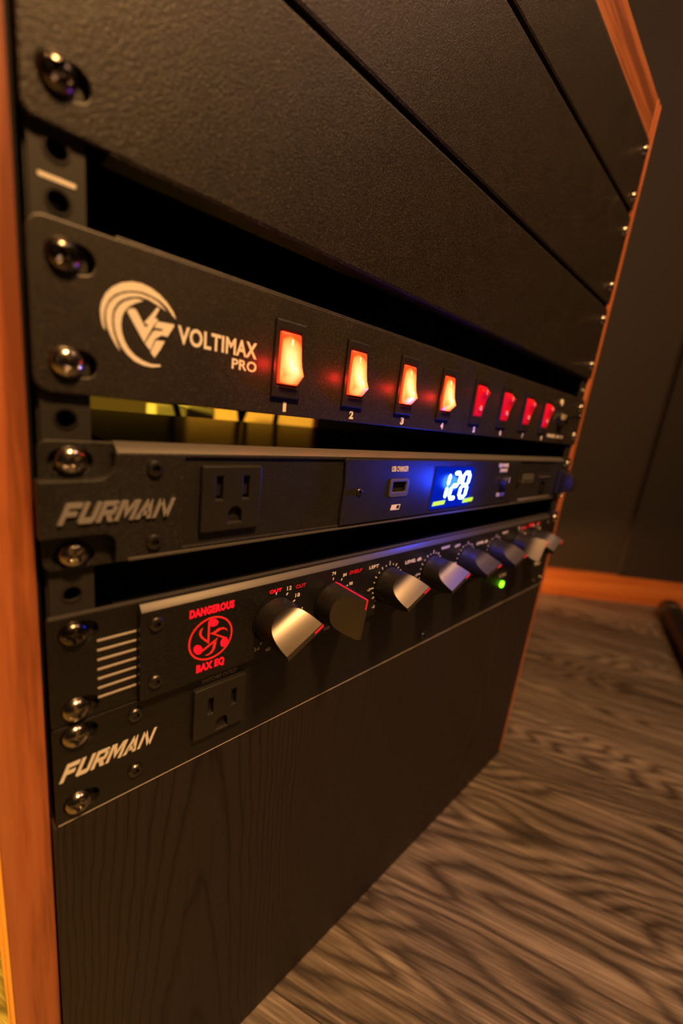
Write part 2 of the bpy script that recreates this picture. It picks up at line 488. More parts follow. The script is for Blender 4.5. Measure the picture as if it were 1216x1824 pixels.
EMBLEM = {"head1": [(61.56,72.28),(61.63,71.84),(61.57,71.43),(61.4,71.07),(61.12,70.77),(60.74,70.55),(60.29,70.41),(59.78,70.37),(59.25,70.43),(58.72,70.59),(58.22,70.83),(57.77,71.14),(57.39,71.51),(57.11,71.91),(56.93,72.34),(56.87,72.76),(56.92,73.16),(57.09,73.52),(57.37,73.82),(57.73,74.04),(58.18,74.18),(58.67,74.22),(59.2,74.17),(59.73,74.03),(60.24,73.79),(60.69,73.49),(61.08,73.12),(61.37,72.71)],"head2": [(66.74,59.57),(66.49,59.16),(66.17,58.83),(65.8,58.61),(65.39,58.49),(64.97,58.5),(64.56,58.63),(64.18,58.86),(63.84,59.2),(63.57,59.62),(63.38,60.09),(63.27,60.61),(63.26,61.13),(63.34,61.65),(63.5,62.12),(63.75,62.53),(64.06,62.85),(64.43,63.08),(64.83,63.19),(65.24,63.19),(65.66,63.08),(66.04,62.85),(66.38,62.52),(66.66,62.1),(66.86,61.62),(66.97,61.1),(66.98,60.57),(66.91,60.05)],"head3": [(54.75,60.47),(54.72,59.96),(54.59,59.51),(54.36,59.15),(54.05,58.88),(53.67,58.74),(53.25,58.72),(52.8,58.82),(52.34,59.04),(51.91,59.37),(51.51,59.78),(51.18,60.27),(50.92,60.8),(50.76,61.34),(50.69,61.88),(50.72,62.38),(50.85,62.82),(51.07,63.18),(51.37,63.45),(51.74,63.59),(52.16,63.62),(52.61,63.53),(53.06,63.32),(53.5,63.0),(53.9,62.59),(54.24,62.11),(54.5,61.57),(54.68,61.02)],"stem1": [(56.84,73.21),(57.8,71.33),(57.78,62.94),(57.59,62.57),(57.01,62.76),(56.83,64.35)],"stem2": [(57.96,67.32),(58.73,67.54),(60.48,66.56),(66.66,62.6),(64.72,62.89),(60.53,65.73)],"stem3": [(54.46,60.25),(60.63,63.66),(61.93,64.26),(61.08,62.68),(53.9,59.08)],"flag1": [(54.59,71.33),(53.96,69.56),(54.17,67.63),(55.59,65.72),(57.34,64.04),(57.32,62.71),(55.39,64.68),(53.52,66.87),(52.83,68.72),(53.09,70.22)],"flag2": [(58.74,67.38),(60.15,67.86),(61.7,68.76),(64.12,68.63),(65.82,67.57),(66.64,65.76),(66.04,66.53),(64.72,67.62),(63.09,67.7),(61.13,66.94),(60.1,66.41)],"flag3": [(61.48,63.66),(61.13,61.83),(60.7,59.2),(59.46,57.39),(57.55,56.79),(56.02,57.17),(57.91,57.44),(59.28,58.99),(59.7,61.2),(60.13,63.13)]}

# ---------------------------------------------------------------- the setting
def struct(o):
    o['kind'] = 'structure'; return o
# floor: a sub-floor and planks laid at an angle to the rack
fl = box('floor', -1600, 2300, -1500, 1500, -FLOOR - 14, -FLOOR - 3.0, M['dark'])
struct(fl)
ANG = math.radians(-66)
PD = Vector((math.cos(ANG), math.sin(ANG))); PN = Vector((-math.sin(ANG), math.cos(ANG)))
PW, PL = 178.0, 1240.0
def plank_mesh():
    bm = bmesh.new()
    bmesh.ops.create_cube(bm, size=1)
    for v in bm.verts: v.co = Vector((v.co.x * (PL - .8), v.co.y * (PW - .8), v.co.z * 3.0)) * .001
    bmesh.ops.bevel(bm, geom=[e for e in bm.edges if all(v.co.z > 0 for v in e.verts)], offset=.0006, segments=1, affect='EDGES')
    me = bm_to(bm); me.materials.append(M['floor']); return me
PLANK = plank_mesh()
for i in range(-9, 12):
    sh = (i * 437) % PL
    for j in range(-2, 3):
        c = PN * (i * PW + 60) + PD * (j * PL + sh - 300) + Vector((350, 0))
        if -1300 < c.x < 2050 and -1250 < c.y < 1250:
            place('plank', PLANK, W(c.x, c.y, -FLOOR - 1.5), fl, (0, 0, ANG))

# the wall runs at an angle behind and to the right of the rack
WC = Vector((1140.0, 188.0)); WD = Vector((.725, -.6887)); WN = Vector((.6887, .725))
def wall_slab(name, a0, a1, d0, d1, z0, z1, mt, parent=None):
    pts = [WC + WD * a0 + WN * d0, WC + WD * a1 + WN * d0, WC + WD * a1 + WN * d1, WC + WD * a0 + WN * d1]
    bm = bmesh.new()
    A = [bm.verts.new((p.x, p.y, z0)) for p in pts]; B = [bm.verts.new((p.x, p.y, z1)) for p in pts]
    bm.faces.new(A); bm.faces.new(B)
    for i in range(4): bm.faces.new((A[i], A[(i + 1) % 4], B[(i + 1) % 4], B[i]))
    return link_mesh(name, bm_to(bm), mt, parent, smooth=False)
struct(wall_slab('wall_right', -2100, 1500, 16, 90, -FLOOR, 2150, M['wall']))
struct(wall_slab('darker_wall_section_1', 196, 1400, 2, 16, -FLOOR + 74, 2150, M['wall2']))  # added slab in a darker colour for the wall's tone step
struct(wall_slab('baseboard_right', -2100, 1500, 0, 16, -FLOOR, -FLOOR + 73, M['base_wood']))

# ---------------------------------------------------------------- rack cabinet
XL0, XL1, XR0, XR1 = -17.0, -1.5, 484.1, 498.0
DEPTH = 450
ZT = 484.0
cab = thing('rack_cabinet', 'open rack cabinet with reddish brown wooden sides and black lower panel', 'rack cabinet', (240, 220, -FLOOR))
for x0, x1 in ((XL0, XL1), (XR0, XR1)):
    box('side_panel', x0, x1, 0, DEPTH, -FLOOR, ZT, M['red_wood'], cab, .7)
box('top_board', XL1 + .3, XR0 - .3, 0, DEPTH, 450.5, ZT - .5, M['red_wood_x'], cab, .7)
for x0, x1 in ((XL1, XL1 + 1.2), (XR0 - 1.2, XR0)):
    box('shade_sheet', x0, x1, 3, DEPTH - 15, -FLOOR + 2, 448, M['dark'], cab)  # added black sheet over the wood, standing for the shade inside
box('top_edge_liner', XL1 + 1, XR0 - 1, -1.0, 14, 448.2, 450.2, M['steel'], cab, .3)
box('back_panel', XL1 + .3, XR0 - .3, DEPTH - 14, DEPTH - 2, 176, 449, M['inner'], cab)
kick = box('lower_panel', XL1 + .4, XR0 - .4, -2.2, 12, -FLOOR + 1, -.6, M['kick'], cab, .5)
box('worn_edge', XL1 + .6, XR0 - .6, -2.0, 6, -.9, .0, M['inner'], cab, .2)
# mounting rails with their hole pattern and one pale unit mark
hz = []
z = 215.9
pat = [12.7, 15.875, 15.875]
k = 0; zz = z
while zz < 445: hz.append(zz); zz += pat[k % 3]; k += 1
k = 0; zz = z - pat[2]
while zz > 4: hz.append(zz); zz -= pat[(1, 0, 2)[k % 3]]; k += 1
for x0, x1, hx in ((1.6, 15.2, 8.3), (467.4, 481.0, 474.3)):
    rail = plate('mounting_rail', [(x0, 1), (x1, 1), (x1, 447), (x0, 447)], [circle(hx, q, 2.9, 16) for q in hz], .3, 2.0, M['steel'], cab)
    box('rail_flange', x0 - .6 if x0 < 100 else x1 - 1.4, x0 + 1.4 if x0 < 100 else x1 + .6, 2.3, 40, 1, 447, M['steel'], rail)
    box('rail_light_block', x0, x1, 9, 11, 1, 447, M['dark'], rail)  # added dark box keeping yellow light out of the rail holes
    for q in hz:
        if 205 < q < 232 or 150 < q < 163 or 90 < q < 104:
            m_ = plate('threaded_collar', circle(hx, q, 3.5, 18), [circle(hx, q, 2.7, 18)], .0, .35, M['hexbolt'], rail)
    box('unit_mark', hx - 4.6, hx + 4.4, .12, .35, 220.6, 221.7, M['cream'], rail, .05)

# ---------------------------------------------------------------- blank panels
def blank(z0, z1, label, sz):
    t_ = thing('blank_panel', label, 'rack panel', (241, 0, z0), 'blank rack panels in the upper half of the cabinet')
    holes = [slot(cx, q) for cx in (10.2, 472.4) for q in sz]
    plate('plate', rrect(.2, 482.4, z0, z1, 3.2), holes, -2.2, 2.2, M['blank'], t_, .55)
    box('lower_flange', 21, 461, -1.9, 8, z0 - .7, z0 + 1.2, M['blank'], t_, .5)
    box('upper_flange', 21, 461, -1.9, 16, z1 - 1.2, z1 + .7, M['blank'], t_, .5)
    for q in sz:
        screw(t_, 8.6, q, -2.2, True); screw(t_, 473.2, q, -2.2, False)
    return t_
blank(232.9, 301.3, 'lowest black blank panel, directly above the switched power strip', (245.0, 289.4))
blank(305.8, 384.6, 'middle one of the three black blank panels', (320.5, 369.5))
blank(389.6, 446.8, 'uppermost black blank panel under the wooden top board', (398.5, 436.5))

# ---------------------------------------------------------------- switched power strip
VY = -2.0
vt = thing('power_strip', 'black rack power strip with eight numbered red rocker switches', 'power strip', (241, 0, 163.3))
VZ0, VZ1 = 163.4, 211.0
vh = [slot(cx, q) for cx in (10.6, 472.0) for q in (202.0, 172.6)]
box_holes = []
SWX = [84.6 + 42.68 * i for i in range(8)]
for x in SWX:
    a = ap(x + 1.4, 172.6, VY); b_ = ap(x + 14.4, 201.4, VY)
    box_holes.append([(a[0], a[1]), (b_[0], a[1]), (b_[0], b_[1]), (a[0], b_[1])])
plate('faceplate', rrect(.0, 482.6, VZ0, VZ1, 4.5), vh + box_holes, VY, 2.0, M['volt'], vt, .45)
box('top_lip', 22.5, 462, -1.6, 14, VZ1 - .5, VZ1 + .9, M['volt'], vt, .4)
box('chassis', 24, 460, .6, 95, VZ0 + 2.2, VZ1 - 1.0, M['chassis'], vt)
for q in (202.0, 172.6):
    screw(vt, 8.6, q, VY, q > 190); screw(vt, 473.0, q, VY)
lg = None
for n_, pts in VOLT_LOGO.items():
    o = plate('logo_' + n_, pts, [], VY - .15, .15, M['cream'], vt)
text('brand_lettering', 'VOLTIMAX', *ap(43, 0, VY)[:1], *ap(75.7, 0, VY)[:1], 184.4, 190.6, VY, M['cream'], vt, .028)
text('brand_lettering', 'PRO', ap(64.7, 0, VY)[0], ap(76.0, 0, VY)[0], 179.3, 183.3, VY, M['cream'], vt, .022)
def ring_plate(name, cx, cz, r0, r1, yf, th, mt, parent, n=24, ez=1.0):
    f = lambda r: [(cx + r * math.cos(2 * math.pi * i / n), cz + ez * r * math.sin(2 * math.pi * i / n)) for i in range(n)]
    return plate(name, f(r1), [f(r0)], yf, th, mt, parent)
BZ = -3.6
for i, x in enumerate(SWX):
    a = ap(x, 170.9, BZ); b_ = ap(x + 15.9, 203.0, BZ)
    x0, x1, z0, z1 = a[0], b_[0], a[1], b_[1]
    c = (x0 + x1) / 2; zc = 187.1
    hw, hh = 5.45, 11.2
    bz = plate('rocker_switch', [(x0, z0), (x1, z0), (x1, z1), (x0, z1)], [[(c - hw, zc - hh), (c + hw, zc - hh), (c + hw, zc + hh), (c - hw, zc + hh)]], BZ, 2.2, M['plastic'], vt, .6)
    lit = i < 4
    prof = [(1.2, 10.6), (-.5, 10.6), (-1.0, 9.6), (-1.9, 4.5), (-2.5, .5), (-3.2, -2.4), (-5.0, -6.3), (-.9, -10.4), (1.2, -10.4)]
    if not lit: prof = [(y_, -z_) for y_, z_ in prof]
    prof = [(BZ + .4 + y_, zc + z_) for y_, z_ in prof]
    rk = prism('rocker', prof, 'X', c - hw + .5, c + hw - .5, M['lit'] if lit else M['redplastic'], bz, .34, M['litedge'] if lit else None)
    if lit:   # the neon's light leaving the side of the translucent rocker
        gl = bpy.data.lights.new('rocker_glow', 'POINT'); gl.energy = .006; gl.color = (1, .02, .015); gl.shadow_soft_size = .0015
        go = bpy.data.objects.new('rocker_glow', gl); COL.objects.link(go); go.location = W(c - hw - 2.5, BZ - 5, zc - 3)
    def on_face(zq):   # depth of the rocker front at height zq
        fr = sorted([(z_, y_) for y_, z_ in prof if y_ < BZ + 1.2])
        for (za, ya), (zb, yb) in zip(fr, fr[1:]):
            if za <= zq <= zb: return ya + (yb - ya) * (zq - za) / max(1e-6, zb - za)
        return BZ
    zi, zo = zc + 6.3, zc - 4.6
    box('on_mark', c - .28, c + .28, on_face(zi) - .12, on_face(zi) + .5, zi - 1.6, zi + 1.6, M['litmark'] if lit else M['pale'], bz)
    ring_plate('off_mark', c + .3, zo, .95, 1.35, on_face(zo) - .45, 1.0, M['litmark'] if lit else M['pale'], bz, 16, 1.25)
    nx = ap(x + 7.2, 0, VY)[0]
    nz = ap(0, 167.2, VY)[1]
    wn = 1.7 if i == 0 else 3.0
    text('switch_number', str(i + 1), nx - wn / 2, nx + wn / 2, nz - 2.1, nz + 2.1, VY, M['cream'], vt, .05)
# right end: pilot lamp, key-type lock and small print
px_, pz_ = ap(420, 202.5, VY)
plate('pilot_lamp', circle(px_, pz_, 3.0, 18), [], VY - 1.4, 1.4, M['cream'], vt, .4)
kx, kz = ap(428, 187, VY)
kb = plate('toggle_collar', circle(kx, kz, 8.0, 26), [], VY - 3.5, 3.5, M['hexbolt'], vt, .6)
plate('toggle_nut', [(kx + 5.6 * math.cos(math.radians(60 * i)), kz + 5.6 * math.sin(math.radians(60 * i))) for i in range(6)], [], VY - 6.0, 2.6, M['chromedark'], kb, .3)
tube('toggle_lever', [(kx, VY - 5, kz), (kx, VY - 9, kz + 1.5), (kx + .3, VY - 17, kz + 4.2), (kx + .3, VY - 18, kz + 4.5)], [1.6, 1.8, 2.5, 1.2], M['chromedark'], kb)
a = ap(404, 168.6, VY); b_ = ap(425, 171.6, VY)
text('small_print', 'BREAKER', a[0], b_[0], a[1], b_[1], VY, M['cream'], vt, .03)
a = ap(428, 168.6, VY); b_ = ap(446, 171.4, VY)
text('small_print', 'RESET', a[0], b_[0], a[1], b_[1], VY, M['cream'], vt, .03)

# ---------------------------------------------------------------- upper power conditioner
FY = -7.0          # front of its bezel
ft = thing('power_conditioner', 'black rack power conditioner with front outlet and glowing blue voltage display', 'power conditioner', (241, 0, 105.2))
FZ0, FZ1 = 105.4, 149.0
fh = [slot(cx, q) for cx in (8.8, 473.8) for q in (142.3, 110.4)]
plate('ear_plate', rrect(0, 482.6, FZ0, FZ1, 3.0), fh, -2.0, 2.0, M['furman'], ft, .4)
box('chassis', 21, 461, .4, 205, FZ0 + 1.5, FZ1 - .7, M['chassis'], ft, .5)
zt = ap(0, 148.6, FY)[1] - 3.3; zb = ap(0, 104.6, FY)[1]
n0 = ap(0, 135.6, FY)[1]; n1 = ap(0, 116.0, FY)[1]
xn = ap(22.4, 0, FY)[0]; xe = ap(-.3, 0, FY)[0]
xr, xre = 451.0, 472.0
def arc(cx, cz, r, a0, a1, n=6):
    return [(cx + r * math.cos(math.radians(a0 + (a1 - a0) * i / n)), cz + r * math.sin(math.radians(a0 + (a1 - a0) * i / n))) for i in range(n + 1)]
out = [(xn, zb)] + [(xr, zb)] + arc(xr + 6, n1 - 5, 6, 180, 90)[0:] + [(xre, n1 + .8), (xre, n0)] + [(xr + 6, n0)] + arc(xr + 6, n0 + 6, 6, 270, 180) + [(xr, zt), (xn, zt)]
out += [(xn, n0 + 6)] + arc(xn - 6, n0 + 6, 6, 360, 270) + [(xe, n0), (xe, n1)] + arc(xn - 4, n1 - 4, 4, 90, 0)
rx0 = ap(47.3, 0, FY)[0]; rx1 = 428.0; rz0 = ap(0, 107.4, FY)[1]; rz1 = ap(0, 143.6, FY)[1]
plate('bezel', out, [[(rx0, rz0), (rx1, rz0), (rx1, rz1), (rx0, rz1)]], FY, 5.0, M['furman'], ft, .5)
prism('top_bevel', [(-1.6, FZ1 + .5), (FY, zt + .1), (FY + .8, zt - .6), (-1.6, zt - .6)], 'X', xn + .6, xr - .3, M['bevel'], ft, .2)
box('lower_lip', rx0 - 20, xr - .2, FY - .3, FY + 2, zb - .2, zb + 1.2, M['bevel'], ft, .4)
box('recess_plate', rx0 - .5, rx1 + .5, -6.0, -2.1, rz0 - .5, rz1 + .5, M['furman'], ft)
for q in (142.3, 110.0):
    screw(ft, ap(9.2, 0, -2)[0], ap(0, q, -2)[1], -2.0); screw(ft, 474.0, q, -2.0)
for q in (139.6, 111.0):
    hexbolt(ft, *ap(35.8, q, FY), FY)
    hexbolt(ft, *ap(474, q, FY), FY) if q > 120 else None

FURMAN = [
 (.95, [[(0, 0), (.28, 0), (.28, 1), (0, 1)], [(.28, .76), (.95, .76), (.95, 1), (.28, 1)], [(.28, .38), (.84, .38), (.84, .60), (.28, .60)]]),
 (1.0, [[(0, .24), (.28, .24), (.28, 1), (0, 1)], [(.72, .24), (1, .24), (1, 1), (.72, 1)], [(.12, 0), (.86, 0), (1, .14), (1, .24), (0, .24), (0, .12)]]),
 (1.0, [[(0, 0), (.28, 0), (.28, 1), (0, 1)], [(.28, .79), (.98, .79), (.9, 1), (.28, 1)], [(.72, .52), (1, .55), (1, .88), (.96, .94), (.72, .79)], [(.28, .34), (.88, .34), (.98, .44), (.98, .54), (.28, .54)], [(.42, .36), (.76, .36), (1.04, 0), (.70, 0)]]),
 (1.25, [[(0, 0), (.26, 0), (.26, 1), (0, 1)], [(.99, 0), (1.25, 0), (1.25, 1), (.99, 1)], [(.24, 1), (.38, 1), (.625, .52), (.625, .10), (.24, .78)], [(1.01, 1), (.87, 1), (.625, .52), (.625, .10), (1.01, .78)]]),
 (1.08, [[(0, 0), (.30, 0), (.64, 1), (.36, 1)], [(.78, 0), (1.08, 0), (.72, 1), (.44, 1)], [(.24, .18), (.84, .18), (.78, .38), (.30, .38)]]),
 (1.14, [[(0, 0), (.25, 0), (.25, 1), (0, 1)], [(.89, 0), (1.14, 0), (1.14, 1), (.89, 1)], [(.05, 1), (.30, 1), (1.09, 0), (.84, 0)]]),
]
def furman_badge(parent, x0, x1, z0, z1, yf, th, mt, shear):
    tot = sum(w for w, _ in FURMAN) + .13 * 5
    h = z1 - z0; sx = (x1 - x0 - shear * h) / tot
    x = 0
    for w, polys in FURMAN:
        bm = bmesh.new()
        for poly in polys:
            P = [(x0 + (x + px) * sx + shear * pz * h, z0 + pz * h) for px, pz in poly]
            A = [bm.verts.new((p[0], yf, p[1])) for p in P]; B = [bm.verts.new((p[0], yf + th, p[1])) for p in P]
            bm.faces.new(A); bm.faces.new(B[::-1])
            for i in range(len(P)): bm.faces.new((A[i], B[i], B[(i + 1) % len(P)], A[(i + 1) % len(P)]))
        me = bm_to(bm)
        link_mesh('badge_letter', me, mt, parent, smooth=False)
        x += w + .13
a = ap(4.6, 120.8, FY); b_ = ap(43.4, 128.0, FY)
furman_badge(ft, a[0], b_[0], a[1], b_[1], FY - .9, .9, M['silver'], .40)

def receptacle(parent, x0, x1, z0, z1, yb, yf, sx, sz, gx, gz, sw=1.45, sh=5.0):
    """one three-pin outlet: a bevelled block with two blade slots and a ground hole"""
    holes = [[(q - sw, sz - sh), (q + sw, sz - sh), (q + sw, sz + sh), (q - sw, sz + sh)] for q in sx]
    holes.append([(gx - 3.0, gz - 3.4), (gx + 3.0, gz - 3.4)] + arc(gx, gz, 3.0, 0, 180, 8))
    o = plate('outlet', rrect(x0, x1, z0, z1, 1.0), holes, yf, 3.6, M['plastic'], parent, .7)
    box('outlet_body', x0 + 1, x1 - 1, yf + 3.5, max(yb, yf + 3.9), z0 + 1, z1 - 1, M['dark'], o)
    for q in sx:
        box('contact', q - sw, q + sw, yf + 2.4, yf + 3.6, sz - sh - .2, sz - sh + 1.0, M['hexbolt'], o)
    box('contact', gx - 2.6, gx + 2.6, yf + 2.2, yf + 3.6, gz - 3.6, gz - 2.2, M['hexbolt'], o)
    return o
oy = -8.4
a = ap(54.6, 111.8, oy); b_ = ap(82.9, 140.5, oy)
s1 = ap(62.5, 131.0, oy); s2 = ap(75.2, 131.0, oy); g_ = ap(70.4, 119.2, oy)
receptacle(ft, a[0], b_[0], a[1], b_[1], -5.9, oy, (s1[0], s2[0]), s1[1], g_[0], g_[1], 1.35, 4.6)

CY = -8.0           # centre control panel
cx0, cz0 = ap(135.5, 106.6, CY); cx1, cz1 = ap(362, 144.2, CY)
cpo = [(cx0 + .3, cz0)] + [(cx1 - 9, cz0), (cx1 - 4, cz0 + 12), (cx1 - 1, cz0 + 24), (cx1 - 3, cz1), (cx0 + 1.2, cz1)] + arc(cx0 + 2, cz1 - 2, 2.4, 100, 170, 4) + [(cx0 + .9, cz0 + 22), (cx0 + .2, cz0 + 10)]
ux0, uz0 = ap(174.6, 120.6, CY); ux1, uz1 = ap(193.6, 132.4, CY)
cp = plate('control_panel', cpo, [rrect(ux0 + 1.6, ux1 - 1.6, uz0 + 1.2, uz1 - 1.2, 1.2)], CY, 3.8, M['furman'], ft, .5)
usb = plate('usb_port', rrect(ux0, ux1, uz0, uz1, 2.2), [rrect(ux0 + 2.6, ux1 - 2.8, uz0 + 3.2, uz1 - 2.0, .6)], CY - .5, 1.8, M['bevel'], ft, .5)
box('usb_tongue', ux0 + 3.2, ux1 - 3.4, CY + 1.5, CY + 3.5, uz1 - 5.0, uz1 - 3.4, M['plastic'], usb)
box('usb_floor', ux0 + 2.6, ux1 - 2.8, CY + .9, CY + 3.6, uz0 + 2.4, uz0 + 3.2, M['chromedark'], usb)
a = ap(174.4, 136.8, CY); b_ = ap(190.8, 140.2, CY)
text('usb_lettering', 'USB CHARGER', a[0], b_[0], a[1], b_[1], CY, M['cream'], ft, .02)
a = ap(178.6, 112.4, CY); b_ = ap(188.2, 115.8, CY)
bx0, bx1, bz0, bz1 = a[0], b_[0], a[1], b_[1]
sk = .8
bat = plate('battery_symbol', [(bx0, bz0), (bx1 - sk, bz0), (bx1, bz1), (bx0 + sk, bz1)], [[(bx0 + 5.2, bz0 + .5), (bx1 - 1.1, bz0 + .5), (bx1 - .6, bz1 - .5), (bx0 + 5.7, bz1 - .5)]], CY - .12, .12, M['cream'], ft)
hexbolt(ft, *ap(148.4, 125.4, CY), CY, True)
# the voltage display
disp = None
dw = [(209.5, 119.0), (255.5, 119.0), (257.0, 141.0), (209.9, 141.0)]
disp = plate('display_window', [(209.2, 112.6), (258.4, 112.6), (258.8, 141.2), (209.6, 141.2)], [], CY - .6, .9, M['window'], ft, .25)
disp['label'] = 'blue glowing display window reading 128'
SEG = {'a': ((0, 1), (1, 1)), 'b': ((1, 1), (1, .5)), 'c': ((1, .5), (1, 0)), 'd': ((0, 0), (1, 0)), 'e': ((0, .5), (0, 0)), 'f': ((0, 1), (0, .5)), 'g': ((0, .5), (1, .5))}
def digit(x0, w, z0, h, segs):
    bm = bmesh.new(); tk = 1.35; sk = .16
    for s in segs:
        (ax, az), (bx, bz) = SEG[s]
        p = Vector((x0 + ax * w, z0 + az * h)); q = Vector((x0 + bx * w, z0 + bz * h))
        d = (q - p).normalized(); n = Vector((-d.y, d.x)); p = p + d * .5; q = q - d * .5
        P = [p, p + d * tk + n * tk, q - d * tk + n * tk, q, q - d * tk - n * tk, p + d * tk - n * tk]
        P = [(u.x + (u.y - z0) * sk, u.y) for u in P]
        A = [bm.verts.new((u[0], CY - 1.0, u[1])) for u in P]; B = [bm.verts.new((u[0], CY - .6, u[1])) for u in P]
        bm.faces.new(A); bm.faces.new(B[::-1])
        for i in range(6): bm.faces.new((A[i], B[i], B[(i + 1) % 6], A[(i + 1) % 6]))
    return link_mesh('digit', bm_to(bm), M['digit'], disp, smooth=False)
digit(217.5, 7.0, 119.2, 17.6, 'bc')
digit(229.8, 8.2, 119.2, 17.6, 'abged')
digit(242.6, 8.4, 119.2, 17.6, 'abcdefg')
for x0, x1, s_ in ((211.0, 226.0, 'PROTECTION OK'), (249.8, 264.0, 'VOLTAGE')):
    plate('status_legend', [(x0, 114.9), (x1 - 1, 115.5), (x1, 118.2), (x0 + 1, 117.6)], [], CY - 1.0, .3, M['greenlegend'], disp)
dl = bpy.data.lights.new('added_display_halo_light', 'POINT'); dl.energy = .26; dl.color = (.01, .05, 1.0); dl.shadow_soft_size = .006
dlo = bpy.data.objects.new('added_display_halo_light', dl); COL.objects.link(dlo); dlo.location = W(244, CY - 9, 128)  # unseen point light added ahead of the window for its blue halo
# right of the display
a = (298.2, 140.2); text('dimmer_lettering', 'LED PANEL', 298.2, 315.4, 140.6, 143.6, CY, M['cream'], ft, .03)
text('dimmer_lettering', 'DIMMER', 301.6, 315.0, 136.6, 139.4, CY, M['cream'], ft, .03)
text('dimmer_lettering', 'ON/OFF', 303.6, 318.0, 116.2, 119.4, CY, M['cream'], ft, .03)
dk = plate('dimmer_knob', circle(311, 127.8, 5.6, 26), [], CY - 5, 5, M['plastic'], ft, .8)
box('knob_line', 310.7, 311.3, CY - 5.12, CY - 4.9, 128.5, 133, M['cream'], dk)
hexbolt(ft, 344.5, 127.4, CY, True)
# right-hand recess: lamp slides and the power rocker
for x0, x1, z0, z1, mt in ((353, 378, 125.5, 134, 'bevel'), (388, 420, 127, 134.5, 'plastic')):
    q = box('lamp_slide', x0, x1, -6.4, -4.0, z0, z1, M[mt], ft, .6)
    box('slide_rib', x0 + 3, x1 - 3, -7.2, -6.2, z0 + 3, z0 + 4.4, M['bevel'], q, .2)
prism('recess_ledge', [(-4.2, 112.6), (FY - .6, 110.2), (FY - .6, 109.2), (-4.2, 109.2)], 'X', 352, 427, M['bevel'], ft, .2)
ring_plate('lamp_lens', 404, 119.5, 4.0, 6.5, -6.0, 1.8, M['bevel'], ft, 22)
pr = box('power_rocker_frame', 436, 449, -11, FY, 113, 138, M['plastic'], ft, .8)
prism('power_rocker', [(-11, 136.5), (-22, 133.5), (-23.5, 125.5), (-22, 117.0), (-11, 114.5)], 'X', 437.2, 447.8, M['plastic'], pr, .6)

# ---------------------------------------------------------------- equaliser
BY = -6.0
bt = thing('equalizer', 'black rack equalizer with eight scooped knobs and glowing red emblem', 'equalizer', (241, 0, 44.4))
bh = [slot(9.4, 81.2), slot(9.4, 50.2), slot(473, 81.2), slot(473, 50.2)]
plate('ear_plate', rrect(0, 482.6, 44.5, 88.2, .8), bh, -2.4, 2.4, M['bax'], bt, .35)
box('top_edge', .5, 482.1, -2.5, -.2, 87.5, 88.4, M['baxedge'], bt, .25)
box('chassis', 22, 460, .4, 230, 46, 86.5, M['dark'], bt, .5)
bx0, bx1 = 29.0, 452.0
pz0, pz1 = 45.6, 87.3
plate('control_panel', rrect(bx0, bx1, pz0, pz1 - 2.6, .6), [], BY, 3.6, M['bax'], bt, .3)
prism('upper_chamfer', [(BY, pz1 - 2.6), (BY + 2.6, pz1), (BY + 3.4, pz1), (BY + 3.4, pz1 - 2.6)], 'X', bx0 + .4, bx1 - .4, M['baxedge'], bt, .15)
for q in (81.2, 50.0):
    screw(bt, ap(8.3, 0, -2.4)[0], q, -2.4, q > 60); screw(bt, 474.0, q, -2.4)
for i in range(7):
    zq = 76.0 - i * 4.02
    box('grille_line', 15.0, 28.6, -2.75, -2.3, zq - .42, zq + .42, M['creamdim'], bt, .12)
for q in (75.4, 48.4):
    zq = ap(0, q, BY)[1]
    hexbolt(bt, ap(37.2, 0, BY)[0], zq, BY); hexbolt(bt, 446.5, zq, BY)
text('maker_lettering', 'DANGEROUS', 48.4, 69.1, 77.0, 80.9, BY, M['redlit'], bt, .058)
text('model_lettering', 'BAX EQ', 52.3, 65.7, 48.9, 53.5, BY, M['redlit'], bt, .058)
em = ring_plate('emblem', 58.6, 64.9, 9.6, 10.4, BY - .15, .15, M['reddim'], bt, 48)
for n_, pts in EMBLEM.items():
    plate('note_' + n_[:-1], pts, [], BY - .15, .15, M['redlit'] if 'head' in n_ else M['reddim'], em)

KX = [96.5, 136.1, 187.0, 238.0, 288.5, 339.2, 390.0, 429.5]
KA = [29, 84, 26, 25, 14, 17, 60, 24]
def knob_mesh(R=11.6, L=24.5):
    w0, dep = 1.5, 13.5
    ds = [w0 * s_ for s_ in (-1, -.5, 0, .5, 1)]
    for i in range(1, 15):
        q = w0 + (R - w0) * (1 - (1 - i / 14) ** 1.6)
        ds += [q, -q]
    ds = sorted(ds)
    bm = bmesh.new(); rows = []
    for d in ds:
        tt = max(0, (abs(d) - w0) / (R - w0))
        h = L - dep * (1 - (1 - tt) ** 1.9)
        s_ = math.sqrt(max(0, R * R - d * d))
        row = []
        for sg in (-1, 1):
            tap = 1 - .05 * h / L
            row.append((bm.verts.new((sg * s_ * tap, -h, d * tap)), bm.verts.new((sg * s_, 0, d))))
        rows.append(row)
    faces = []
    for a, b_ in zip(rows, rows[1:]):
        for sg in (0, 1):
            vs = []
            for v in (a[sg][0], b_[sg][0], b_[sg][1], a[sg][1]):
                if v not in vs: vs.append(v)
            try: bm.faces.new(vs)
            except ValueError: pass
        try:
            f = bm.faces.new((a[0][0], b_[0][0], b_[1][0], a[1][0])); f.material_index = 1
        except ValueError: pass
    bmesh.ops.remove_doubles(bm, verts=bm.verts, dist=1e-4)
    for v in bm.verts: v.co *= .001
    me = bm_to(bm)
    me.materials.append(M['knob']); me.materials.append(M['knobface'])
    for pl in me.polygons: pl.use_smooth = True
    me.set_sharp_from_angle(angle=math.radians(30))
    return me
KNOB = knob_mesh()
